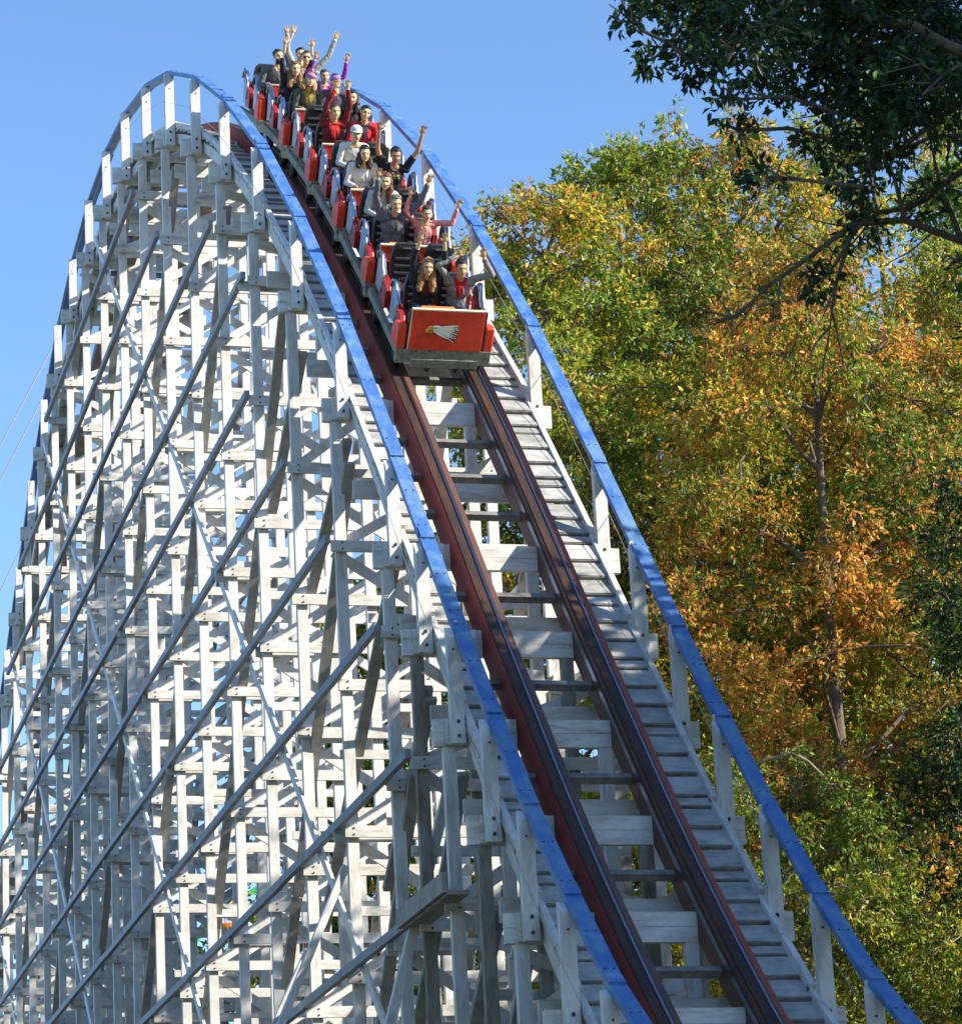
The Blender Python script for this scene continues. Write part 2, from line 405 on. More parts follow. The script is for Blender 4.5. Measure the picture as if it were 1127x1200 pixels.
# ------------------------------------------------------------------ train
CAR_PITCH, CAR0, NCAR = 2.31, 12.64, 6
def car_matrix(k):
    a = CAR0+CAR_PITCH*k
    s0, s1 = s_of_arc(a+.2), s_of_arc(a+1.9)
    p0, p1 = tp(s0, XT, .418), tp(s1, XT, .418)
    t = (p1-p0).normalized(); n = Vector((0, -t.z, t.y))
    o = p0-t*.2+Vector((-.008-.016*k, 0, 0))
    return Matrix(((1, t.x, n.x, o.x), (0, t.y, n.y, o.y), (0, t.z, n.z, o.z), (0, 0, 0, 1)))
ROWS = (.62, 1.68)
train = empty('coaster_train', (XC, D0+8, zt(8)))
tag(train, 'red six car coaster train with an eagle head on its front panel, descending the drop', 'coaster train')
tr_inv = Matrix.Translation(-Vector(train.location))
def rounded(y0, z0, y1, z1, r, n=4):
    pts = []
    for cx, cz, a0 in ((y1-r, z0+r, -90), (y1-r, z1-r, 0), (y0+r, z1-r, 90), (y0+r, z0+r, 180)):
        for i in range(n+1):
            a = R(a0+90*i/n); pts.append((cx+r*math.cos(a), cz+r*math.sin(a)))
    return pts
def make_car(k):
    lead = k == 0
    b = MB()
    b.box((0, 1.05, .47), (1.02, 2.08, .06))                       # floor pan
    for sx in (-1, 1): b.box((sx*.50, 1.07, .60), (.03, 2.06, .26))
    b.box((0, 2.10, .66), (1.0, .03, .42))
    b.prism([(-.03, .475), (.0, .475), (.22, .60), (.22, .66), (.02, 1.0), (-.03, 1.0)], -.46, .46)
    car = b.build('car', M_car_dred, train, bevel=.008)
    car.matrix_parent_inverse = tr_inv
    car.matrix_basis = car_matrix(k)
    if lead: tag(car, 'lead car with the eagle head panel')
    def sub(mb, nm, m, bevel=0):
        if nm not in ('wheel', 'guide_box'): mb.v = [(v[0]*1.08, v[1], v[2]) for v in mb.v]
        return mb.build(nm, m, car, bevel=bevel)
    m = MB(); m.prism([(-.07, .41), (-.035, .41), (-.035, 1.035), (-.07, 1.035)], -.50, .50); sub(m, 'front_panel', M_car_red, .01)
    m = MB(); m.box((0, -.05, 1.043), (1.01, .055, .02))
    for sx in (-1,): m.box((sx*.507, -.05, .725), (.012, .05, .62))
    sub(m, 'panel_trim', M_trim)
    m = MB()
    for sx in (-1, 1):
        m = MB(); m.box((sx*.525, -.02, .72), (.022, .05, .60)); sub(m, 'panel_edge', M_black)
    for sx in (-1, 1):
        m = MB(); m.prism([(-.05, .40), (.34, .40), (.36, .60), (.22, .74), (.0, .80), (-.05, .77)], *sorted((sx*.54, sx*.665))); sub(m, 'fender', M_car_red, .025)
    m = MB(); m.box((0, .0, .30), (1.30, .12, .22)); m.box((.02, -.065, .20), (.92, .03, .13)); m.box((0, 1.1, .33), (.9, 2.0, .14))
    for sx in (-1, 1): m.box((sx*.62, 1.05, .36), (.07, 2.1, .12))
    for q in range(7): m.disc((-.57+.19*q, -.06, .385), (0, -1, 0), .013, .012, 1)
    for q in range(5): m.disc((-.36+.19*q, -.08, .24), (0, -1, 0), .012, .012, 1)
    m.box((.02, -.082, .200), (.90, .006, .006), 1); m.box((.36, -.084, .215), (.012, .01, .07), 1)
    sub(m, 'chassis', [M_chass, M_bolt], .008)
    m = MB()
    for sx in (-.2, .22): m.box((sx, .02, .16), (.09, .12, .12)); m.box((sx, .02, .10), (.05, .10, .10))
    sub(m, 'guide_box', M_black)
    if lead or k == 5: 
        pass
    for sx in (-.60, .60):
        for yy in (.32, 1.78):
            m = MB(); m.tube([(sx-.05, yy, .13), (sx+.05, yy, .13)], .13, 16); m.tube([(sx-.058, yy, .13), (sx+.058, yy, .13)], .05, 10); sub(m, 'wheel', M_tyre)
    for r in ROWS:
        for sx in (-1, 1):
            m = MB(); m.prism([(r-.42, .46), (r-.04, .46), (r-.02, .80), (r-.10, .82), (r-.36, .80), (r-.42, .74)], *sorted((sx*.52, sx*.605))); sub(m, 'side_door', M_car_dred, .015)
            m = MB(); m.prism([(r-.08, .50), (r+.34, .50), (r+.36, .94), (r+.30, 1.04), (r+.18, 1.09), (r+.06, 1.05), (r-.02, .95), (r-.14, .88), (r-.12, .82)], *sorted((sx*.545, sx*.58)))
            m.tube([(sx*.60, r-.16, .60), (sx*.60, r-.17, .84), (sx*.60, r-.11, .91), (sx*.60, r-.01, .97), (sx*.60, r+.06, 1.07), (sx*.60, r+.18, 1.11), (sx*.60, r+.31, 1.06), (sx*.60, r+.37, .94)], .022, 6)
            sub(m, 'side_plate', M_alu)
        m = MB(); m.box((0, r-.06, .60), (.96, .46, .13)); m.box((0, r-.27, .54), (.96, .06, .20)); sub(m, 'seat', M_black, .03)
        for sx in (-1, 1):
            M2 = Matrix.Translation((sx*.230, r+.22, .60)) @ Matrix.Rotation(R(-10), 4, 'X')
            m = MB(); pts = [(-.20, .0), (.20, .0), (.205, .40), (.18, .55), (.12, .62), (-.12, .62), (-.18, .55), (-.205, .40)]
            n = len(pts); vs = [M2 @ Vector((p[0], yy, p[1])) for yy in (-.04, .05) for p in pts]
            m.add(vs, [tuple(range(n)), tuple(range(2*n-1, n-1, -1))]+[(i, n+i, n+(i+1) % n, (i+1) % n) for i in range(n)])
            for q in range(3): m.box((0, -.05, .16+.11*q), (.33, .035, .055), M=M2)
            sub(m, 'backrest', M_black, .015)
            m = MB(); m.box((0, -.062, .545), (.20, .03, .05), M=M2); m.box((0, -.079, .545), (.12, .01, .022), 1, M=M2); sub(m, 'headrest', [M_black, M_alu], .01)
        m = MB(); m.tube([(-.46, r-.30, .62), (-.46, r-.30, .80), (-.40, r-.27, .86), (.40, r-.27, .86), (.46, r-.30, .80), (.46, r-.30, .62)], .024, 8)
        for sx in (-.24, .24): m.tube([(sx-.13, r-.27, .86), (sx+.13, r-.27, .86)], .045, 8)
        sub(m, 'lap_bar', M_black)
    m = MB(); m.box((-.13, .06, 1.0), (.46, .14, .05)); sub(m, 'dash_top', M_orange_dash, .015)
    if lead:
        def P(x, y, d=0): return ((x-596)*.00156, -.071-d, .425+(537-y)*.00164)
        e = MB()
        def poly(pts, d0, d1, mt):
            n = len(pts); vs = [P(x, y, d0) for x, y in pts]+[P(x, y, d1) for x, y in pts]
            e.add(vs, [tuple(range(n)), tuple(range(2*n-1, n-1, -1))]+[(i, (i+1) % n, n+(i+1) % n, n+i) for i in range(n)], mt)
        M_ew = mat('eagle_white', (.86, .83, .74), .5); M_ey = mat('eagle_beak_yellow', (.85, .42, .05), .5); M_ek = mat('eagle_dark_outline', (.05, .04, .035), .5)
        poly([(464, 305), (505, 298), (548, 310), (600, 296), (700, 294), (690, 318), (704, 340), (690, 356), (700, 384), (686, 392), (692, 420), (676, 430), (676, 466), (640, 446), (590, 442), (556, 416), (500, 392), (470, 380)], .0, .006, 2)
        poly([(470, 311), (504, 304), (546, 316), (560, 330), (540, 352), (506, 378), (482, 372), (474, 350)], .0062, .012, 0)
        poly([(402, 346), (436, 312), (472, 316), (480, 352), (470, 374), (446, 372), (424, 366), (410, 378)], .0062, .011, 1)
        poly([(428, 352), (474, 350), (474, 355), (430, 358)], .0112, .013, 2)
        poly([(484, 326), (502, 322), (500, 334), (486, 335)], .0122, .014, 2)
        rays = [(694, 300, 14), (688, 320, 13), (698, 340, 13), (684, 360, 13), (692, 384, 12), (676, 402, 12), (680, 424, 11), (664, 430, 11), (664, 458, 10), (634, 440, 10), (598, 432, 9), (566, 412, 8)]
        for i, (tx, ty, wd) in enumerate(rays):
            f = i/(len(rays)-1); bx, by = 545-50*f, 318+55*f
            dx, dy = tx-bx, ty-by; l = math.hypot(dx, dy); nx, ny = -dy/l, dx/l; wd *= .55
            poly([(bx+nx*wd*.5, by+ny*wd*.5), (bx+dx*.6+nx*wd, by+dy*.6+ny*wd), (tx, ty), (bx+dx*.6-nx*wd, by+dy*.6-ny*wd), (bx-nx*wd*.5, by-ny*wd*.5)], .0062, .0105+.0002*i, 0)
        sub(e, 'eagle_emblem', [M_ew, M_ey, M_ek])
    return car
cars = [make_car(k) for k in range(NCAR)]

# ------------------------------------------------------------------ people
_pm = {}
def cloth(col, rough=.85, sc=14):
    key = ('c',)+tuple(col)
    if key not in _pm: _pm[key] = mat('fabric', col, rough, var=.3, scale=sc, bump=.35, spec=.2)
    return _pm[key]
def skinm(col):
    key = ('s',)+tuple(col)
    if key not in _pm:
        m = mat('skin', col, .5, var=.12, scale=18); _pm[key] = m
        m.node_tree.nodes['Principled BSDF'].inputs['Subsurface Weight'].default_value = .0
    return _pm[key]
def hairm(col):
    key = ('h',)+tuple(col)
    if key not in _pm: _pm[key] = mat('hair', col, .5, var=.55, scale=30, stretch=(1, 1, .18), bump=.6)
    return _pm[key]
M_eye = mat('eye_dark', (.03, .02, .02), .3); M_lip = mat('lip', (.42, .10, .09), .45); M_teeth = mat('teeth', (.80, .77, .70), .35)
M_shade = mat('sunglass_lens', (.015, .015, .02), .15)
M_bandlav = cloth((.42, .26, .62)); 

class Body:
    def __init__(s): s.caps = []
    def cap(s, a, b, ra, rb, lab, fl=1.0):
        s.caps.append((Vector(a), Vector(b), ra, rb, lab))
def uvs_cap(bm, a, b, ra, rb, seg=12):
    """closed tapered capsule"""
    d = b-a; L = d.length
    if L < 1e-5: d = Vector((0, 0, 1)); L = 1e-5
    q = d.to_track_quat('Z', 'Y'); rings = []
    prof = []
    for i in range(1, 5): t = math.pi/2*i/4; prof.append((-ra*math.cos(t), ra*math.sin(t)))
    for i in range(0, 4): t = math.pi/2*i/4; prof.append((L+rb*math.sin(t), rb*math.cos(t)))
    v0 = bm.verts.new(a+q @ Vector((0, 0, -ra))); v1 = bm.verts.new(a+q @ Vector((0, 0, L+rb)))
    for z, r in prof:
        rings.append([bm.verts.new(a+q @ Vector((r*math.cos(2*math.pi*k/seg), r*math.sin(2*math.pi*k/seg), z))) for k in range(seg)])
    for k in range(seg):
        bm.faces.new((v0, rings[0][(k+1) % seg], rings[0][k])); bm.faces.new((v1, rings[-1][k], rings[-1][(k+1) % seg]))
        for i in range(len(rings)-1): bm.faces.new((rings[i][k], rings[i][(k+1) % seg], rings[i+1][(k+1) % seg], rings[i+1][k]))
def remesh(shapes, voxel, name, smooth=4):
    bm = bmesh.new()
    for sh in shapes:
        if sh[0] == 'cap': uvs_cap(bm, *sh[1:5])
        else:
            _, c, r, Mx = sh[:4]
            T = Matrix.Translation(c) @ (Mx.to_4x4() if Mx else Matrix()) @ Matrix.Diagonal((*r, 1))
            bmesh.ops.create_uvsphere(bm, u_segments=18, v_segments=12, radius=1.0, matrix=T)
    bmesh.ops.recalc_face_normals(bm, faces=bm.faces)
    me = bpy.data.meshes.new('tmp'); bm.to_mesh(me); bm.free()
    o = bpy.data.objects.new('tmp', me); COL.objects.link(o)
    md = o.modifiers.new('r', 'REMESH'); md.mode = 'VOXEL'; md.voxel_size = voxel; md.adaptivity = 0
    sm = o.modifiers.new('s', 'SMOOTH'); sm.factor = .5; sm.iterations = smooth
    dg = bpy.context.evaluated_depsgraph_get(); dg.update()
    me2 = bpy.data.meshes.new_from_object(o.evaluated_get(dg)); me2.name = name
    bpy.data.objects.remove(o); bpy.data.meshes.remove(me)
    me2.materials.clear()
    return me2
def sdist(P, sh):
    if sh[0] == 'cap':
        a, b, ra, rb = np.array(sh[1]), np.array(sh[2]), sh[3], sh[4]
        d = b-a; L2 = max(1e-9, d@d); t = np.clip((P-a)@d/L2, 0, 1)
        return np.linalg.norm(P-(a+t[:, None]*d), axis=1)-(ra+(rb-ra)*t)
    _, c, r, Mx = sh[:4]
    q = P-np.array(c)
    if Mx: q = q @ np.array(Mx)
    k = np.linalg.norm(q/np.array(r), axis=1); return (k-1)*min(r)

def make_person(k, row, lx, spec):
    """seated rider in the frame of car k: x lateral, -y faces down the track, z up from the rail head"""
    sk = spec.get('skin', (.62, .36, .25)); top = spec['top']; sc = spec.get('size', 1.0)*1.05
    hip = Vector((lx, ROWS[row]+.0, .79)); lean = spec.get('lean', -.06)
    SH = []   # (shape..., label)
    def cap(a, b, ra, rb, lab): SH.append(('cap', Vector(a), Vector(b), ra*1.0, rb*1.0, lab))
    def ell(c, r, lab, Mx=None): SH.append(('ell', Vector(c), r, Mx, lab))
    chest = hip+Vector((0, lean*.7, .30*sc)); sho = hip+Vector((0, lean, .43*sc)); neck = hip+Vector((0, lean*1.1, .50*sc))
    hc = neck+Vector((spec.get('hx', 0), -.025+spec.get('hy', 0), .135*sc))
    TOP, SKIN, PANT, INN = 0, 1, 2, 7
    ell(hip+Vector((0, 0, .03)), (.165*sc, .125, .13), PANT)
    ell(hip+Vector((0, lean*.4, .16*sc)), (.142*sc, .105, .17*sc), TOP)
    ell(chest, (.165*sc, .115, .17*sc), TOP)
    ws = .165*sc*spec.get('sh', 1)
    for sx in (-1, 1): cap(sho+Vector((0, 0, .015)), sho+Vector((sx*ws, 0, -.01)), .062, .062*sc, TOP)
    cap(sho, neck+Vector((0, -.012, .045)), .060, .050*sc, SKIN)
    # legs
    for sx in (-1, 1):
        h0 = hip+Vector((sx*.085, -.02, .0)); kn = hip+Vector((sx*.10, -.37, .03)); an = hip+Vector((sx*.10, -.42, -.16))
        cap(h0, kn, .085, .062, PANT); cap(kn, an, .060, .045, PANT); cap(an+Vector((0, 0, -.02)), an+Vector((0, -.09, -.03)), .04, .035, 6)
    # arms
    for sx, tgt in ((-1, spec.get('L')), (1, spec.get('R'))):
        s0 = sho+Vector((sx*(ws+.01), 0, -.005 if tgt is None else .035))
        ua, fa = .285*sc, .275*sc
        if tgt is None:
            el = s0+Vector((sx*.06, -.06, -.25*sc)); wr = el+Vector((-sx*.08, -.22, .02)); fdir = Vector((-sx*.2, -1, .1))
            fr = False
        else:
            wr = s0+Vector(tgt)*1.12*sc; d = wr-s0; L = min(d.length, (ua+fa)*.985); wr = s0+d.normalized()*L
            dn = d.normalized(); off = math.sqrt(max(0, ua*ua-(L*ua/(ua+fa))**2))
            out = Vector((sx, -.15, -.1)); out = (out-dn*out.dot(dn)).normalized()
            el = s0+dn*(L*ua/(ua+fa))+out*off; fdir = (wr-el).normalized()*.6+Vector((0, 0, 1))*.4+Vector((sx*spec.get('splay', .08), 0, 0)); fr = True
        sleeve = spec.get('sleeve', 'long')
        cap(s0, el, .056*sc, .043*sc, TOP if sleeve != 'none' else SKIN) if sleeve == 'long' else (cap(s0, s0+(el-s0)*.55, .060*sc, .054*sc, TOP), cap(s0+(el-s0)*.5, el, .046*sc, .038*sc, SKIN))
        lab = TOP if sleeve == 'long' else SKIN
        if sleeve == 'long':
            m_ = el+(wr-el)*spec.get('cuff', .88); cap(el, m_, .043*sc, .035*sc, TOP); cap(el+(wr-el)*.6, wr, .030*sc, .025*sc, SKIN)
        else: cap(el, wr, .039*sc, .026*sc, SKIN)
        # hand: palm faces forward (-y), five fingers
        fdir.normalize(); pn = Vector((0, -1, 0)); sd = fdir.cross(pn).normalized(); pn = sd.cross(fdir).normalized()*(1)
        if pn.y > 0: pn = -pn
        palm = wr+fdir*.055
        Mx = Matrix((sd, pn, fdir)).transposed()
        ell(palm, (.043*sc, .019, .056), SKIN, Mx)
        thumb_side = -1 if sx*sd.x > 0 else 1
        for q, (off, ln, spr) in enumerate(((-.033, .062, -.22), (-.011, .076, -.06), (.012, .071, .10), (.033, .056, .28))):
            f0 = palm+fdir*.040+sd*off*sc*(-thumb_side)
            dd = (fdir+sd*spr*(-thumb_side)*1.0).normalized(); curl = .10+.08*q if fr else .5
            f1 = f0+dd*ln*.5; f2 = f1+(dd+pn*curl).normalized()*ln*.5
            cap(f0, f1, .0105, .0100, SKIN); cap(f1, f2, .0100, .0085, SKIN)
        t0 = palm-fdir*.022+sd*thumb_side*.030*sc; t1 = t0+(sd*thumb_side*.75+fdir*.55+pn*.2).normalized()*.038; t2 = t1+(sd*thumb_side*.35+fdir*.9+pn*.2).normalized()*.030
        cap(t0, t1, .0135, .0115, SKIN); cap(t1, t2, .0115, .0095, SKIN)
    # head
    yaw = spec.get('yaw', 0); tilt = spec.get('tilt', 0); nod = spec.get('nod', -.12)
    HM = Matrix.Rotation(yaw, 3, 'Z') @ Matrix.Rotation(tilt, 3, 'Y') @ Matrix.Rotation(nod, 3, 'X')
    hs_ = sc**.5
    def hp(x, y, z): return hc+HM @ Vector((x, y, z))*hs_
    ell(hp(0, .012, .022), (.076*hs_, .095*hs_, .098*hs_), SKIN, HM)
    ell(hp(0, -.022, -.042), (.063*hs_, .070*hs_, .070*hs_), SKIN, HM)
    ell(hp(0, -.064, -.094), (.026*hs_, .022*hs_, .020*hs_), SKIN, HM)
    cap(hp(0, -.078, .018), hp(0, -.096, -.020), .009, .0135, SKIN)
    for sx in (-1, 1):
        ell(hp(sx*.078, .012, -.008), (.012, .022, .032), SKIN, HM)
        cap(hp(sx*.015, -.080, .036), hp(sx*.045, -.070, .036), .011, .011, SKIN)
        ell(hp(sx*.040, -.060, -.028), (.026, .024, .024), SKIN, HM)
    me = remesh(SH, .0088, 'person')
    nv = len(me.vertices); co = np.empty(nv*3); me.vertices.foreach_get('co', co); co = co.reshape(-1, 3)
    npl = len(me.polygons); ce = np.empty(npl*3); me.polygons.foreach_get('center', ce); ce = ce.reshape(-1, 3)
    lab = np.zeros(npl, int); best = np.full(npl, 9.)
    vb = np.full(nv, 9.); vl = np.zeros(nv, int)
    for sh in SH:
        d = sdist(ce, sh); m_ = d < best; best[m_] = d[m_]; lab[m_] = sh[-1]
        d = sdist(co, sh); m_ = d < vb; vb[m_] = d[m_]; vl[m_] = sh[-1]
    # neckline and open collar
    rel = ce-np.array(sho)
    if spec.get('inner'):
        m_ = (lab == TOP) & (rel[:, 1] < -.02) & (np.abs(rel[:, 0]-0) < .02+.30*np.clip(rel[:, 2]+.24, 0, .3)) & (rel[:, 2] > -.22)
        lab[m_] = INN
    m_ = (lab == TOP) & (np.linalg.norm(ce-np.array(neck+Vector((0, -.03, -.03))), axis=1) < .072); lab[m_] = SKIN
    if spec.get('print'):
        rr = np.array([noise.noise(Vector(p)*38) for p in ce[:, :]]) if npl < 90000 else np.zeros(npl)
        m_ = (lab == TOP) & (rel[:, 1] < -.04) & (np.abs(rel[:, 0]) < .09) & (np.abs(rel[:, 2]+.11) < .035) & (rr > .05); lab[m_] = 8
    # face marks (in head frame)
    q = (ce-np.array(hc)) @ np.array(HM)/hs_
    front = q[:, 1] < -.045
    sunnies = spec.get('shades')
    for sx in (-1, 1):
        m_ = front & ((((q[:, 0]-sx*.031)/(.027 if sunnies else .0125))**2+((q[:, 2]-.008)/(.019 if sunnies else .0065))**2) < 1); lab[m_] = 3 if not sunnies else 9
        m_ = front & (np.abs(q[:, 0]-sx*.031) < .018) & (np.abs(q[:, 2]-.034+.12*(np.abs(q[:, 0])-.03)) < .0035)
        if not sunnies: lab[m_] = 10
    mo = spec.get('mouth', .012)
    m_ = front & (((q[:, 0]/.030)**2+((q[:, 2]+.060-3*q[:, 0]**2*4)/(mo*.75))**2) < 1); lab[m_] = 4
    if mo > .010: m_ = front & (((q[:, 0]/.024)**2+((q[:, 2]+.059-12*q[:, 0]**2)/(mo*.45))**2) < 1); lab[m_] = 5
    if spec.get('beard'):
        m_ = (q[:, 1] < .02) & (q[:, 2] < -.045) & (q[:, 2] > -.13) & (np.abs(q[:, 0]) < .08) & (lab == SKIN) & (np.linalg.norm(q, axis=1) < .15); lab[m_] = 10
    # cloth folds
    dv = np.array([noise.noise(Vector((p[0]*22, p[1]*22, p[2]*7)))*.006 + noise.noise(Vector((p[0]*34+p[2]*12, p[1]*34, p[2]*14)))*.005+.004 if l in (0, 2) else 0. for p, l in zip(co, vl)])
    nr = np.empty(nv*3); me.vertices.foreach_get('normal', nr); nr = nr.reshape(-1, 3)
    co = co+nr*dv[:, None]; me.vertices.foreach_set('co', co.ravel())
    hm = hairm(spec['hair'])
    mats = [cloth(top), skinm(sk), cloth(spec.get('pants', (.05, .06, .10))), M_eye, M_lip, M_teeth, M_black, cloth(spec.get('inner') or top), cloth((.5, .45, .12)), M_shade, hm]
    for m in mats: me.materials.append(m)
    me.polygons.foreach_set('material_index', lab.astype(np.int32)); me.polygons.foreach_set('use_smooth', np.ones(npl, bool)); me.update()
    o = bpy.data.objects.new('person', me); COL.objects.link(o)
    o.matrix_world = car_matrix(k)
    tag(o, spec['label'], 'person', 'riders on the coaster train')
    # hair
    hsx = []
    def hell(x, y, z, r): hsx.append(('ell', hp(x, y, z), tuple(v*hs_ for v in r), HM))
    style = spec.get('style', 'short')
    hell(0, .036, .050, (.085, .092, .086)); hell(0, -.012, .098, (.060, .055, .026))
    for sx in (-1, 1): hell(sx*.064, .030, .03, (.024, .050, .060))
    if style in ('long', 'curly'):
        L = spec.get('hl', .30)
        for sx in (-1, 1):
            for i in range(11):
                t = i/10; wv = .010*math.sin(i*1.7+sx)
                hell(sx*(.066+.030*t+wv), .035-.075*t, .01-L*t, (.036+.018*math.sin(t*3.1), .040, .038))
                hell(sx*(.040+.030*t-wv), .050-.050*t, -.02-L*.9*t, (.040, .034, .036))
            for i in range(4): hell(sx*(.045+.012*i), .055, -.03-.055*i, (.045, .035, .055))
        if style == 'curly':
            for i in range(26):
                a = rng.uniform(0, 6.28); hell(.088*math.cos(a)*rng.uniform(.8, 1.1), .035+.05*abs(math.sin(a)), rng.uniform(-.13, .12), (.030, .030, .030))
    for i in range(14):
        a = rng.uniform(0, math.pi); b_ = rng.uniform(.1, 1.2)
        hell(.078*math.cos(a)*math.cos(b_), .04+.078*math.sin(a)*math.cos(b_), .04+.085*math.sin(b_), (.022, .024, .020))
    hme = remesh(hsx, .011, 'hair', 2); hme.materials.append(hm)
    hme.polygons.foreach_set('use_smooth', np.ones(len(hme.polygons), bool))
    h = bpy.data.objects.new('hair', hme); COL.objects.link(h); h.parent = o
    if spec.get('hat'):
        ms = remesh([('ell', hp(0, .010, .070), tuple(v*hs_ for v in (.094, .108, .075)), HM), ('ell', hp(0, -.02, .045), tuple(v*hs_ for v in (.097, .112, .022)), HM)], .009, 'hat', 2)
        ms.materials.append(cloth(spec['hat'])); ms.polygons.foreach_set('use_smooth', np.ones(len(ms.polygons), bool))
        h = bpy.data.objects.new('knit_hat', ms); COL.objects.link(h); h.parent = o
    if spec.get('band'):
        ms = remesh([('ell', hp(0, .006, .062), tuple(v*hs_ for v in (.093, .108, .058)), HM)], .009, 'band', 2)
        ms.materials.append(cloth(spec['band'])); ms.polygons.foreach_set('use_smooth', np.ones(len(ms.polygons), bool))
        h = bpy.data.objects.new('head_scarf', ms); COL.objects.link(h); h.parent = o
    if spec.get('hood'):
        hd = []
        for i in range(9):
            a = math.pi*i/8; c = hp(.105*math.cos(a), .05, -.0+.12*math.sin(a)-.02)
            hd.append(('ell', c, (.035, .05, .035), None))
        hd.append(('ell', hp(0, .07, -.03), (.11, .06, .13), None))
        ms = remesh(hd, .011, 'hood', 3); ms.materials.append(cloth(top)); ms.polygons.foreach_set('use_smooth', np.ones(len(ms.polygons), bool))
        h = bpy.data.objects.new('hood', ms); COL.objects.link(h); h.parent = o
    return o

BRN, BLK, BLD, GRY = (.075, .035, .018), (.018, .013, .010), (.42, .22, .08), (.22, .19, .16)
PEOPLE = [
 (0, 0, -.255, dict(label='woman with long wavy blonde hair in the front row, both hands up', top=(.035, .035, .045), hair=BLD, style='long', hl=.34, L=(.0, -.05, .50), R=(.0, -.05, .50), skin=(.76, .50, .27), mouth=.015, inner=(.16, .03, .025), yaw=-.1, cuff=.55)),
 (0, 0, .245, dict(label='woman in a grey cardigan over a red shirt in the front row', top=(.30, .30, .30), hair=BLK, style='short', inner=(.55, .03, .04), L=(.07, -.04, .32), R=(.10, -.04, .31), skin=(.66, .42, .20), mouth=.008, tilt=-.05)),
 (1, 0, -.25, dict(label='grey haired man in a slate grey pullover stretching both arms up', top=(.17, .18, .21), hair=GRY, L=(-.10, -.05, .50), R=(.20, -.05, .48), skin=(.72, .46, .25), mouth=.014, inner=(.10, .10, .12), sh=1.12, size=1.04)),
 (1, 0, .245, dict(label='small child in a pink long sleeved top holding both arms out', top=(.86, .33, .33), hair=BRN, size=.84, L=(-.14, -.05, .42), R=(.30, -.05, .26), skin=(.78, .50, .30), mouth=.010, splay=.2)),
 (1, 1, -.20, dict(label='smiling woman with reddish brown curly hair behind the grey haired man', top=(.50, .50, .50), hair=(.16, .055, .022), style='curly', skin=(.76, .50, .28), mouth=.014, yaw=-.25)),
 (2, 0, -.255, dict(label='smiling woman in a white blouse with dark brown shoulder length hair', top=(.78, .77, .76), hair=(.05, .025, .015), style='long', hl=.20, skin=(.76, .50, .27), mouth=.015)),
 (2, 0, .245, dict(label='man in a black printed t-shirt with both bare arms raised straight up', top=(.025, .025, .03), hair=BLK, sleeve='short', L=(-.10, -.04, .50), R=(.16, -.04, .50), skin=(.50, .27, .16), mouth=.008, print=True, sh=1.1, nod=.05)),
 (2, 1, -.19, dict(label='rider in a white jacket and white knit hat behind the white blouse', top=(.74, .72, .68), hair=(.12, .06, .03), hat=(.72, .70, .66), skin=(.70, .46, .26))),
 (3, 0, -.255, dict(label='person in an open maroon hoodie over a red shirt with hands joined overhead', top=(.20, .030, .035), hair=(.25, .13, .06), inner=(.72, .05, .04), L=(.12, -.05, .48), R=(-.02, -.05, .50), skin=(.78, .52, .28), mouth=.008)),
 (3, 0, .245, dict(label='person in a red and black shirt with tilted head beside the maroon hoodie', top=(.68, .035, .05), hair=BLK, style='short', tilt=.35, skin=(.68, .43, .22), inner=(.08, .07, .08), mouth=.012)),
 (3, 1, .235, dict(label='dark haired woman looking left behind the rider in red and black', top=(.06, .05, .06), hair=BLK, style='long', hl=.22, skin=(.72, .45, .24), yaw=-.3, mouth=.012)),
 (4, 0, -.21, dict(label='rider with a purple head scarf and an olive grey coat', top=(.11, .11, .085), hair=(.35, .22, .08), style='long', hl=.16, band=(.42, .18, .42), skin=(.78, .50, .30), inner=(.40, .28, .06), tilt=.2)),
 (4, 0, .235, dict(label='rider in a lavender head scarf just behind the joined hands', top=(.10, .07, .12), hair=BRN, band=(.34, .24, .66), skin=(.78, .50, .30), tilt=-.2)),
 (4, 1, -.27, dict(label='rider with golden brown hair and black sleeves pushed up, both hands high', top=(.03, .03, .035), hair=(.28, .13, .035), style='curly', L=(-.03, -.03, .50), R=(.06, -.03, .50), skin=(.78, .50, .30), cuff=.15)),
 (4, 1, .255, dict(label='rider in a bright purple long sleeved top with both arms up', top=(.34, .045, .36), hair=(.12, .05, .03), L=(-.04, -.03, .42), size=.86, R=(.20, -.03, .42))),
 (5, 0, -.31, dict(label='bearded man in a dark grey jacket at the left of the last car in view', top=(.12, .13, .14), hair=(.05, .035, .025), beard=True, skin=(.70, .44, .25), sh=1.15, size=1.05, yaw=.2, hy=-.02)),
 (5, 0, .20, dict(label='rider in a pale grey hoodie and dark glasses with arms spread high', top=(.42, .42, .42), hair=(.06, .03, .02), shades=True, L=(-.16, -.02, .50), R=(.26, -.02, .47), skin=(.68, .43, .22), size=1.06, cuff=.95, yaw=-.15)),
 (5, 1, .30, dict(label='dark haired rider with pale bare forearms at the very back of the train', top=(.20, .19, .20), hair=(.02, .015, .015), sleeve='short', L=(.0, -.05, .46), skin=(.78, .54, .32))),
]
for pk, pr, plx, psp in PEOPLE: make_person(pk, pr, plx, psp)
bpy.data.materials['skin'].name = 'skin'

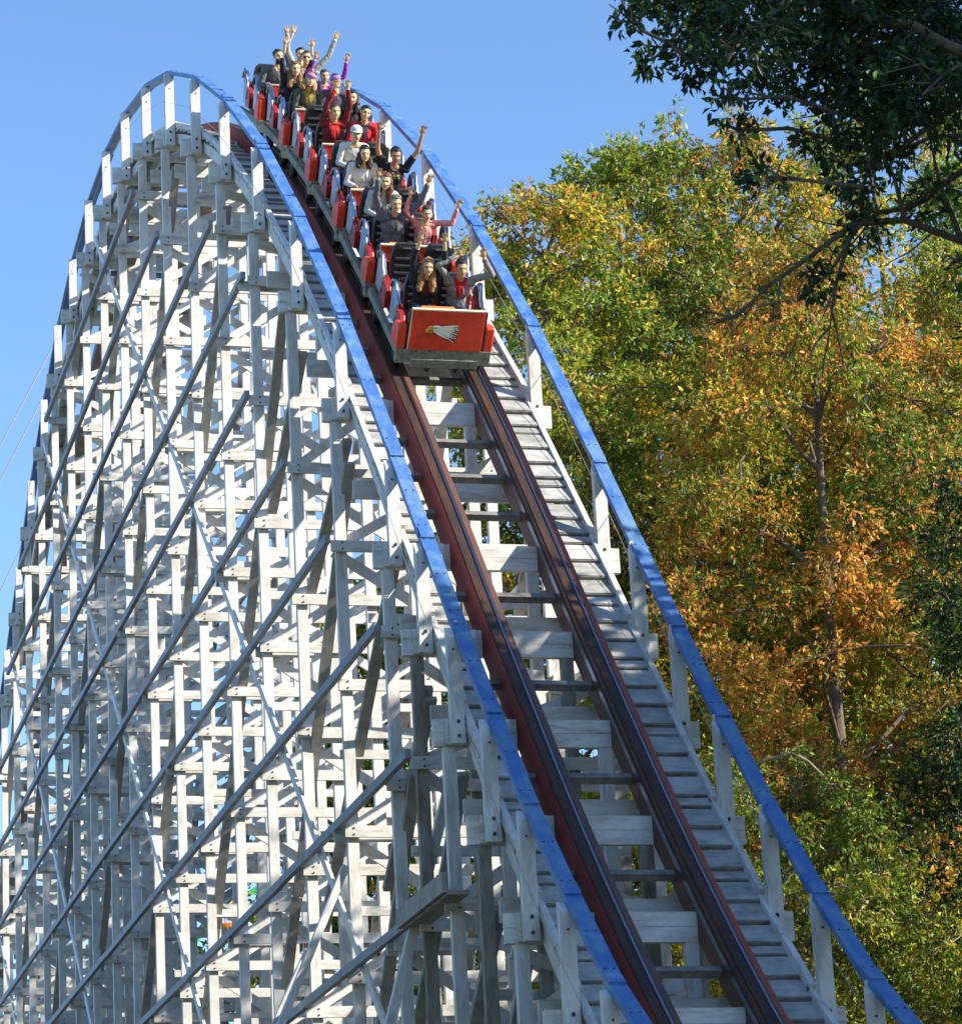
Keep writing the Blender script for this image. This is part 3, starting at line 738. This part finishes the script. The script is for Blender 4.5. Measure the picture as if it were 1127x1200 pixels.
# ------------------------------------------------------------------ trees
def leaf_material(name, transl=.35):
    m = bpy.data.materials.new(name); m.use_nodes = True; nt = m.node_tree; nt.nodes.clear()
    at = N(nt, 'ShaderNodeAttribute', attribute_name='leafcol')
    df = N(nt, 'ShaderNodeBsdfPrincipled'); df.inputs['Roughness'].default_value = .42; df.inputs['Specular IOR Level'].default_value = .35
    tr = N(nt, 'ShaderNodeBsdfTranslucent'); mx = N(nt, 'ShaderNodeMixShader'); mx.inputs[0].default_value = transl
    ou = N(nt, 'ShaderNodeOutputMaterial')
    link(nt, at.outputs['Color'], df.inputs['Base Color']); link(nt, at.outputs['Color'], tr.inputs[0])
    link(nt, df.outputs[0], mx.inputs[1]); link(nt, tr.outputs[0], mx.inputs[2]); link(nt, mx.outputs[0], ou.inputs[0])
    return m
M_leaf = leaf_material('autumn_leaf', .42)
M_bark = mat('rough_bark', (.16, .125, .09), .9, col2=(.06, .045, .035), scale=9, stretch=(1, 1, .25), bump=.8)
M_bark_m = mat('grey_bark', (.24, .20, .15), .85, col2=(.11, .085, .06), scale=8, stretch=(1, 1, .25), bump=.6)
M_bark_l = mat('pale_bark', (.34, .29, .21), .85, col2=(.16, .12, .08), scale=8, stretch=(1, 1, .25), bump=.6)

def leaf_mesh(name, P, Dn, U, L, Wd, colr):
    """P base, Dn leaf direction, U side direction, L length, Wd width (all numpy)"""
    n = len(P); Nn = np.cross(Dn, U)
    mid = P+Dn*(L*.5)[:, None]; dr = Nn*(L*.10)[:, None]
    V = np.empty((n, 4, 3)); V[:, 0] = P; V[:, 1] = mid+U*(Wd*.5)[:, None]+dr; V[:, 2] = P+Dn*L[:, None]-Nn*(L*.12)[:, None]; V[:, 3] = mid-U*(Wd*.5)[:, None]+dr
    base = (np.arange(n)*4)[:, None]
    F = np.concatenate([base+np.array([0, 1, 2]), base+np.array([0, 2, 3])], axis=1).reshape(-1)
    me = bpy.data.meshes.new(name); me.vertices.add(n*4); me.vertices.foreach_set('co', V.ravel())
    me.loops.add(n*6); me.loops.foreach_set('vertex_index', F.astype(np.int32))
    me.polygons.add(n*2); me.polygons.foreach_set('loop_start', (np.arange(n*2)*3).astype(np.int32)); me.polygons.foreach_set('loop_total', np.full(n*2, 3, np.int32))
    at = me.attributes.new('leafcol', 'FLOAT_COLOR', 'FACE')
    c4 = np.ones((n, 2, 4)); c4[:, :, :3] = colr[:, None, :]; at.data.foreach_set('color', c4.ravel())
    me.update(); me.validate(); me.materials.append(M_leaf)
    return me
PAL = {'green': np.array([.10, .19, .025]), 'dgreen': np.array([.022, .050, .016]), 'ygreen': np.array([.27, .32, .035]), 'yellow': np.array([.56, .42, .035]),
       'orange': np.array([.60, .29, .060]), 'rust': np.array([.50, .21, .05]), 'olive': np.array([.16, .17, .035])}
def pick_colors(P, rs, mix, seed):
    """mix: list of (name, weight); patches by smooth noise, plus per leaf scatter"""
    names = [m[0] for m in mix]; wts = np.array([m[1] for m in mix], float)
    n = len(P); sc = np.zeros((n, len(mix)))
    for j in range(len(mix)):
        ph = rs.uniform(0, 50, 3); f = .55
        a = np.sin(P[:, 0]*f*1.9+ph[0]+1.3*np.sin(P[:, 2]*f+ph[1]))+np.sin(P[:, 1]*f*1.7+ph[1]+P[:, 2]*.4)+np.sin(P[:, 2]*f*2.3+ph[2]+1.1*np.sin(P[:, 0]*f*1.3))
        sc[:, j] = np.log(wts[j]+1e-6)+a*.62+rs.gumbel(0, .72, n)
    idx = sc.argmax(1); c = np.array([PAL[q] for q in names])[idx]*1.25
    return np.clip(c*rs.uniform(.7, 1.3, (n, 1))*rs.uniform(.9, 1.1, (n, 3)), 0, 1)
def make_tree(loc, H, spread, nleaf, mix, label, cat='tree', seed=1, trunk_r=.28, leafL=.15, bark=None, clumps=60, zlow=.18, cr=(1.0, 1.9), lean=(0, 0), group=None, extra=(), top=1.0, tail=.55, limb=.12, boughs=()):
    rs = np.random.RandomState(seed); rr = random.Random(seed)
    t = empty('tree' if cat == 'tree' else cat.replace(' ', '_'), loc); tag(t, label, 'tree', group)
    tb = MB(); pts = []; nseg = 9
    for i in range(nseg+1):
        f = i/nseg; pts.append(Vector((lean[0]*f*f*H+.25*math.sin(f*5+seed), lean[1]*f*f*H+.25*math.cos(f*4+seed), H*.93*f)))
    tb.tube(pts, [trunk_r*(1.25 if i == 0 else 1)*(1-.86*(i/nseg)) for i in range(nseg+1)], 9)
    def trunk_at(z): 
        f = min(1, max(0, z/(H*.93)))*nseg; i = min(nseg-1, int(f)); return pts[i].lerp(pts[i+1], f-i)
    C = []
    for i in range(clumps):
        f = (i+.5)/clumps; z = H*(zlow+(1-zlow)*(f**.85))*.97
        u = (z/H-zlow)/(1-zlow); prof = (math.sin(math.pi*min(1, (u*.80+.16)))**.7)*top
        a = i*2.399963+rr.uniform(-.5, .5); rad = spread*prof*math.sqrt(rr.uniform(.12, 1.0))
        c0 = trunk_at(z); C.append((Vector((c0.x+rad*math.cos(a), c0.y+rad*math.sin(a), z+rr.uniform(-.5, .5))), rr.uniform(*cr)*(1.0 if u < .8 else .75)))
    for e in extra: C.append((Vector(e[:3]), e[3]))
    # limbs: every clump hangs on the nearest clump nearer the trunk, limbs thicken with what they carry
    order = sorted(range(len(C)), key=lambda i: (C[i][0]-trunk_at(C[i][0].z)).length); par = {}; path = {}; att = {}
    for n_, i in enumerate(order):
        c = C[i][0]; hd = (c-trunk_at(c.z)).length; zb = max(H*.10, c.z-.65*hd-.3); bpt = trunk_at(zb)
        bc, bj = (c-bpt).length, None
        for j in order[:n_]:
            cj = C[j][0]
            if cj.z > c.z+1.2: continue
            k_ = (c-cj).length+.45*path[j]
            if k_ < bc: bc, bj = k_, j
        par[i] = bj; att[i] = bpt; path[i] = bc if bj is None else (c-C[bj][0]).length+path[bj]
    cnt = {i: 1 for i in order}
    for i in reversed(order):
        if par[i] is not None: cnt[par[i]] += cnt[i]
    for i in order:
        c, r = C[i]; b = att[i] if par[i] is None else C[par[i]][0]
        r0 = min(limb*1.6, .016*math.sqrt(cnt[i])*(1+.1*cnt[i]**.3)+.012); r1 = max(.012, r0*.62)
        d = (c-b).length
        m1 = b.lerp(c, .35)+Vector((rr.uniform(-.1, .1), rr.uniform(-.1, .1), rr.uniform(-.02, .10)))*d*.8
        m2 = b.lerp(c, .7)+Vector((rr.uniform(-.1, .1), rr.uniform(-.1, .1), rr.uniform(-.02, .08)))*d*.8
        tb.tube([b, m1, m2, c], [r0, (r0+r1)*.52, (r0+r1)*.44, r1*.8], 6, cap=False)
        for q in range(6):
            v = Vector((rr.gauss(0, 1), rr.gauss(0, 1), rr.gauss(0, .8))).normalized()*r*rr.uniform(.7, 1.15)
            s0 = m2.lerp(c, rr.random()); tb.tube([s0, s0.lerp(c+v, .5)+Vector((rr.uniform(-.1, .1), rr.uniform(-.1, .1), .08)), c+v], [.016, .010, .004], 4, cap=False)
    for bp, b0 in boughs:
        q_ = [Vector(p)-Vector(loc) for p in bp]; nb_ = len(q_)
        tb.tube(q_, [b0*(1-.85*i/(nb_-1)) for i in range(nb_)], 7, cap=False)
        for i in range(1, nb_):
            for _ in range(3):
                p0_ = q_[i-1].lerp(q_[i], rr.random()); dv_ = (q_[i]-q_[i-1]).normalized()+Vector((rr.gauss(0, .6), rr.gauss(0, .6), rr.gauss(0, .6)))
                dv_ = dv_.normalized()*rr.uniform(.3, .9); tb.tube([p0_, p0_+dv_*.5+Vector((0, 0, rr.uniform(-.08, .08))), p0_+dv_], [.014, .009, .004], 4, cap=False)
    tr = tb.build('trunk', bark or M_bark, t)
    # rosettes of leaves on twig tips
    cc = np.array([tuple(c) for c, r in C]); cr_ = np.array([r for c, r in C])
    K = 7; nt_ = nleaf//K; wts = cr_**2; ci = rs.choice(len(C), nt_, p=wts/wts.sum())
    d = rs.normal(size=(nt_, 3)); d /= np.linalg.norm(d, axis=1)[:, None]
    rad = cr_[ci]*(rs.uniform(.25, 1.0, nt_)**.45)*(1+tail*.35*(rs.uniform(0, 1, nt_)**6))
    # break the clump into lobes
    lob = 1+.30*np.sin(d[:, 0]*5+ci*1.7)*np.sin(d[:, 2]*6+ci*.9)+.18*np.sin(d[:, 1]*11+ci)
    tip = cc[ci]+d*(rad*lob)[:, None]*np.array([1, 1, .82])
    keep = tip[:, 2] > .4; tip = tip[keep]; d = d[keep]
    cen = np.repeat(tip, K, 0); dd = np.repeat(d, K, 0)
    v = rs.normal(size=cen.shape); v /= np.linalg.norm(v, axis=1)[:, None]
    Dn = dd*.75+v*.95+np.array([0, 0, -.30]); Dn /= np.linalg.norm(Dn, axis=1)[:, None]
    U = np.cross(Dn, rs.normal(size=cen.shape)); U /= np.linalg.norm(U, axis=1)[:, None]
    n = len(cen); L = leafL*rs.uniform(.6, 1.25, n); P = cen+rs.normal(size=cen.shape)*leafL*.35
    # colour: patchwork by position within the world
    cr4 = pick_colors(P+np.array(loc), rs, mix, seed)
    same = np.repeat(rs.uniform(.75, 1.2, len(tip)), K)[:, None]
    me = leaf_mesh('crown', P, Dn, U, L, L*rs.uniform(.30, .55, n), np.clip(cr4*same, 0, 1))
    c = bpy.data.objects.new('crown', me); COL.objects.link(c); c.parent = t
    return t
FALL = [('green', 1.5), ('ygreen', 1.5), ('yellow', .6), ('orange', .45), ('olive', .9)]
ORNG = [('orange', 1.9), ('rust', .9), ('yellow', .7), ('ygreen', 1.4), ('green', 1.2), ('olive', .8)]
BRIG = [('green', 1.4), ('ygreen', 2.0), ('yellow', 1.0), ('orange', .35), ('olive', .3)]
GOLD = [('orange', .8), ('rust', .5), ('yellow', .7), ('ygreen', 1.4), ('green', 1.2), ('olive', .8)]
GREN = [('green', 1.6), ('dgreen', .6), ('ygreen', .9), ('olive', .9), ('yellow', .35)]
YGRN = [('ygreen', 1.4), ('olive', 1.3), ('yellow', .7), ('green', 1.1), ('orange', .2)]
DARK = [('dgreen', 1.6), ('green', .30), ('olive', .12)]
make_tree((17.9, 59.5, GZ), 28.8, 3.7, 110000, BRIG, 'green and yellow autumn tree directly behind the upper right handrail', seed=3, clumps=190, leafL=.155, cr=(.40, .95))
make_tree((21.0, 62.5, GZ), 31.2, 3.9, 110000, FALL, 'narrow crowned autumn tree with its tip free against the sky', seed=5, clumps=190, leafL=.155, cr=(.40, .95))
make_tree((24.2, 64.5, GZ), 32.8, 3.9, 105000, GOLD, 'tall golden tree whose top meets the dark oak boughs', seed=6, clumps=190, leafL=.155, cr=(.45, 1.0), zlow=.35)
make_tree((28.8, 66.5, GZ), 35.0, 4.6, 80000, YGRN, 'tallest yellow green tree, behind the dark oak boughs', seed=7, clumps=170, leafL=.17, cr=(.5, 1.1), zlow=.35)
make_tree((22.5, 56.0, GZ), 26.0, 3.7, 80000, ORNG, 'orange leaved tree in the middle of the foliage on the right', seed=8, clumps=165, bark=M_bark, zlow=.38, leafL=.145, cr=(.35, .85))
make_tree((26.8, 58.5, GZ), 27.0, 3.8, 80000, ORNG, 'orange and green tree near the right edge of the photo', seed=11, clumps=150, zlow=.30, bark=M_bark_m, leafL=.15, cr=(.4, .9))
make_tree((19.3, 51.5, GZ), 14.4, 3.6, 80000, YGRN, 'low yellow green tree with pale twigs beside the lower handrail', seed=13, clumps=170, zlow=.15, leafL=.125, cr=(.30, .80), bark=M_bark_l)
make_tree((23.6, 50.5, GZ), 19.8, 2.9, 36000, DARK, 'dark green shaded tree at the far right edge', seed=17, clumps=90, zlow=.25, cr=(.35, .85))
make_tree((17.2, 68.5, GZ), 22.5, 3.4, 60000, GREN, 'green tree standing behind the lower part of the drop', seed=19, clumps=130, leafL=.16, cr=(.4, .95))
make_tree((18.8, 82.0, GZ), 26.0, 3.8, 26000, FALL, 'farther tree glimpsed between the rails and through the trestle', seed=23, clumps=120, leafL=.22, zlow=.25, cr=(.5, 1.1))
make_tree((33.0, 78.0, GZ), 33.0, 6.0, 36000, FALL, 'broad autumn tree farther back at the right', seed=29, clumps=90, leafL=.26, cr=(1.2, 2.4))
# the dark oak whose boughs hang into the top of the picture, trunk to the right of the view
OAK = [(-6.93, -0.42, 21.07, 0.85), (-7.37, -0.39, 21.21, 0.6), (-3.67, 0.15, 21.04, 0.85), (-6.95, 1.71, 21.6, 0.37), (-6.19, 0.93, 19.37, 0.32), (-4.98, -1.29, 18.99, 0.85), (-4.68, 1.74, 22.38, 0.85), (-3.67, -0.8, 19.11, 0.47), (-5.16, 0.4, 20.17, 0.85), (-7.68, 0.51, 21.74, 0.32), (-6.72, -0.12, 19.29, 0.32), (-7.55, -1.19, 19.28, 0.32), (-4.79, -0.58, 20.36, 0.85), (-3.79, 0.23, 20.61, 0.85), (-3.69, -1.75, 20.65, 0.44), (-6.32, -0.16, 20.9, 0.85), (-5.2, -0.83, 17.82, 0.32), (-3.57, -1.96, 19.54, 0.32), (-3.11, -1.17, 19.53, 0.32), (-4.54, 1.99, 21.75, 0.85), (-2.89, 1.95, 21.07, 0.85), (-5.87, -0.32, 21.5, 0.85), (-8.34, -1.03, 19.99, 0.32), (-6.44, 1.48, 21.45, 0.75), (-2.59, 1.16, 19.57, 0.32), (-5.0, 0.74, 19.23, 0.6), (-3.52, 1.6, 22.62, 0.85), (-4.4, 1.71, 19.27, 0.32), (-6.21, 1.69, 22.66, 0.85), (-4.87, -0.55, 20.99, 0.85), (-4.75, -1.96, 18.63, 0.85), (-6.49, -0.76, 17.91, 0.32), (-2.89, 1.53, 22.52, 0.85), (-2.81, 1.07, 20.91, 0.69), (-4.76, -0.75, 18.79, 0.72), (-2.19, 1.65, 20.69, 0.41), (-4.7, 0.48, 20.53, 0.85), (-7.08, 1.74, 20.72, 0.32), (-7.06, -1.91, 19.45, 0.85), (-6.7, 0.51, 20.52, 0.49), (-5.44, 1.27, 20.62, 0.85), (-7.35, -1.95, 18.94, 0.49), (-5.8, -1.61, 20.31, 0.85), (-4.29, 0.21, 18.73, 0.33)]
OAK = [((20.6+a)*.811-17.6, (37+b)*.811-30.0, (c-1.7)*.811+1.85, r*.68) for a, b, c, r in OAK]
BOUGHS = [([(17.7, 30.1, 11.2), (16.5, 30.6, 12.3), (15.36, 31.0, 12.94), (14.34, 31.0, 13.38), (13.67, 31.0, 13.6), (13.05, 31.0, 13.52), (12.51, 31.0, 13.11), (11.98, 31.0, 12.73), (11.57, 31.0, 12.34), (11.3, 31.0, 12.25)], .065),
          ([(13.67, 31.0, 13.6), (13.51, 30.8, 14.03), (13.25, 30.7, 14.49), (12.76, 30.5, 14.77)], .03), ([(13.05, 31.0, 13.52), (12.84, 31.2, 12.82), (12.72, 31.3, 12.11)], .035),
          ([(14.34, 31.0, 13.38), (14.1, 30.9, 14.0), (13.9, 30.7, 14.8)], .04)]
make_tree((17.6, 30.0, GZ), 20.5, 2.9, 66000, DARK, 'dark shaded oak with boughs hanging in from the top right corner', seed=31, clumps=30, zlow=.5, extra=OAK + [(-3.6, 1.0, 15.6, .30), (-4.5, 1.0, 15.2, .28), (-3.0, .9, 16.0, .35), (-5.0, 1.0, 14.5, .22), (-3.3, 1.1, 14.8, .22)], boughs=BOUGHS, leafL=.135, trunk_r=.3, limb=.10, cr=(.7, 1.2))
# trees outside the frame on the sun side: they throw the dappled shade
make_tree((27.0, 22.0, GZ), 27.0, 5.5, 34000, GREN, 'tall shade tree to the right of the view, outside the photo', seed=37, clumps=80, leafL=.42, trunk_r=.4, zlow=.12, cr=(1.5, 2.6))
make_tree((22.5, 30.0, GZ), 19.0, 4.6, 26000, GREN, 'second shade tree to the right of the view, outside the photo', seed=41, clumps=70, leafL=.42, trunk_r=.4, zlow=.12, cr=(1.5, 2.6))
make_tree((28.5, 38.5, GZ), 22.0, 4.6, 22000, FALL, 'round shade tree beside the oak, outside the photo', seed=43, clumps=60, leafL=.34, zlow=.15, cr=(1.2, 2.2))

# an added, unseen grove on the other side of the camera and behind it, outside the frame, closes off the low sky
for i, (gx, gy, gh) in enumerate(((-8.5, 38, 21), (-6.5, 52, 23), (-4.5, 68, 22), (-9.5, 24, 22), (-12, 8, 21), (-5, -12, 20), (6, -15, 21), (18, -9, 20))):
    make_tree((gx, gy, GZ), gh, 5.2, 9000, GREN, ['second nearest tree of the grove left of the view, outside the photo', 'second farthest tree of the grove left of the view, outside the photo',
        'farthest tree of the grove left of the view, outside the photo', 'nearest tree of the grove left of the view, outside the photo', 'lone tree level with the viewpoint on its left, outside the photo',
        'leftmost of three trees behind the viewpoint, outside the photo', 'middle one of three trees behind the viewpoint, outside the photo', 'rightmost of three trees behind the viewpoint, outside the photo'][i],
        seed=60+i, clumps=60, leafL=.5, zlow=.08, cr=(1.3, 2.3), group='grove around the viewpoint')

# ------------------------------------------------------------------ wheel ride far behind the trestle
fw = empty('ride_wheel', (27.0, 118.0, GZ)); tag(fw, 'ride wheel with green spokes and orange cabins, glimpsed far behind the trestle', 'ride wheel')
M_gr = mat('green_ride_steel', (.02, .42, .10), .4); M_or = mat('orange_cabin', (.85, .20, .02), .4); M_yl = mat('yellow_cabin_top', (.85, .62, .10), .4)
HUB = Vector((0, 0, 17.5)); RW = 8.2
m = MB()
for yy in (-.6, .6):
    for rr_ in (RW, RW*.62): m.tube([HUB+Vector((rr_*math.cos(a), yy, rr_*math.sin(a))) for a in np.linspace(0, 2*math.pi, 49)], .06, 5, cap=False)
m.build('rim', M_gr, fw)
for i in range(12):
    a = 2*math.pi*i/12+.12; m = MB()
    for yy in (-.6, .6):
        m.beam(HUB+Vector((0, yy, 0)), HUB+Vector((RW*math.cos(a), yy, RW*math.sin(a))), .12, .12, side=(0, 1, 0))
        a2 = a+math.pi/12; m.beam(HUB+Vector((RW*.62*math.cos(a2), yy, RW*.62*math.sin(a2))), HUB+Vector((RW*math.cos(a), yy, RW*math.sin(a))), .08, .08, side=(0, 1, 0))
    m.build('spoke', M_gr, fw)
    c = HUB+Vector((RW*math.cos(a), 0, RW*math.sin(a)-.75)); m = MB()
    m.tube([c+Vector((0, 0, -.55)), c+Vector((0, 0, -.4)), c+Vector((0, 0, .0))], [.45, .62, .62], 12)
    for q in range(4): m.box((c.x+.5*math.cos(q*1.57+.78), c.y+.5*math.sin(q*1.57+.78), c.z+.3), (.05, .05, .7))
    cb = m.build('cabin', M_or, fw)
    m = MB(); m.tube([c+Vector((0, 0, .62)), c+Vector((0, 0, .80)), c+Vector((0, 0, .95))], [.68, .45, .05], 12); m.build('roof', M_yl, cb)
m = MB()
for yy in (-1.4, 1.4):
    for sx in (-1, 1): m.beam(HUB+Vector((0, yy, 0)), Vector((sx*5, yy*1.6, 0)), .35, .35, side=(0, 1, 0))
m.beam(HUB+Vector((0, -1.5, 0)), HUB+Vector((0, 1.5, 0)), .5, .5, side=(1, 0, 0))
m.build('support_frame', M_white, fw)

# thin cables at the far left
for i, (a, b) in enumerate((((6.06, 110, 25.1), (17.3, 110, 47.0)), ((6.1, 110, 23.55), (17.3, 110, 45.95)), ((6.1, 110, 18.65), (17.2, 110, 42.35)))):
    m = MB(); A, B = Vector(a), Vector(b); A = A-(B-A)*((A.z-GZ)/(B.z-A.z))
    m.tube([A.lerp(B, t)+Vector((0, 0, -.6*math.sin(math.pi*t))) for t in np.linspace(0, 1, 13)], .022, 4)
    o = m.build('cable', M_cable)
    tag(o, ['uppermost thin cable crossing the sky at the left edge', 'middle thin cable crossing the sky at the left edge', 'lowest thin cable crossing the sky at the left edge'][i], 'cable', 'thin cables left of the trestle')
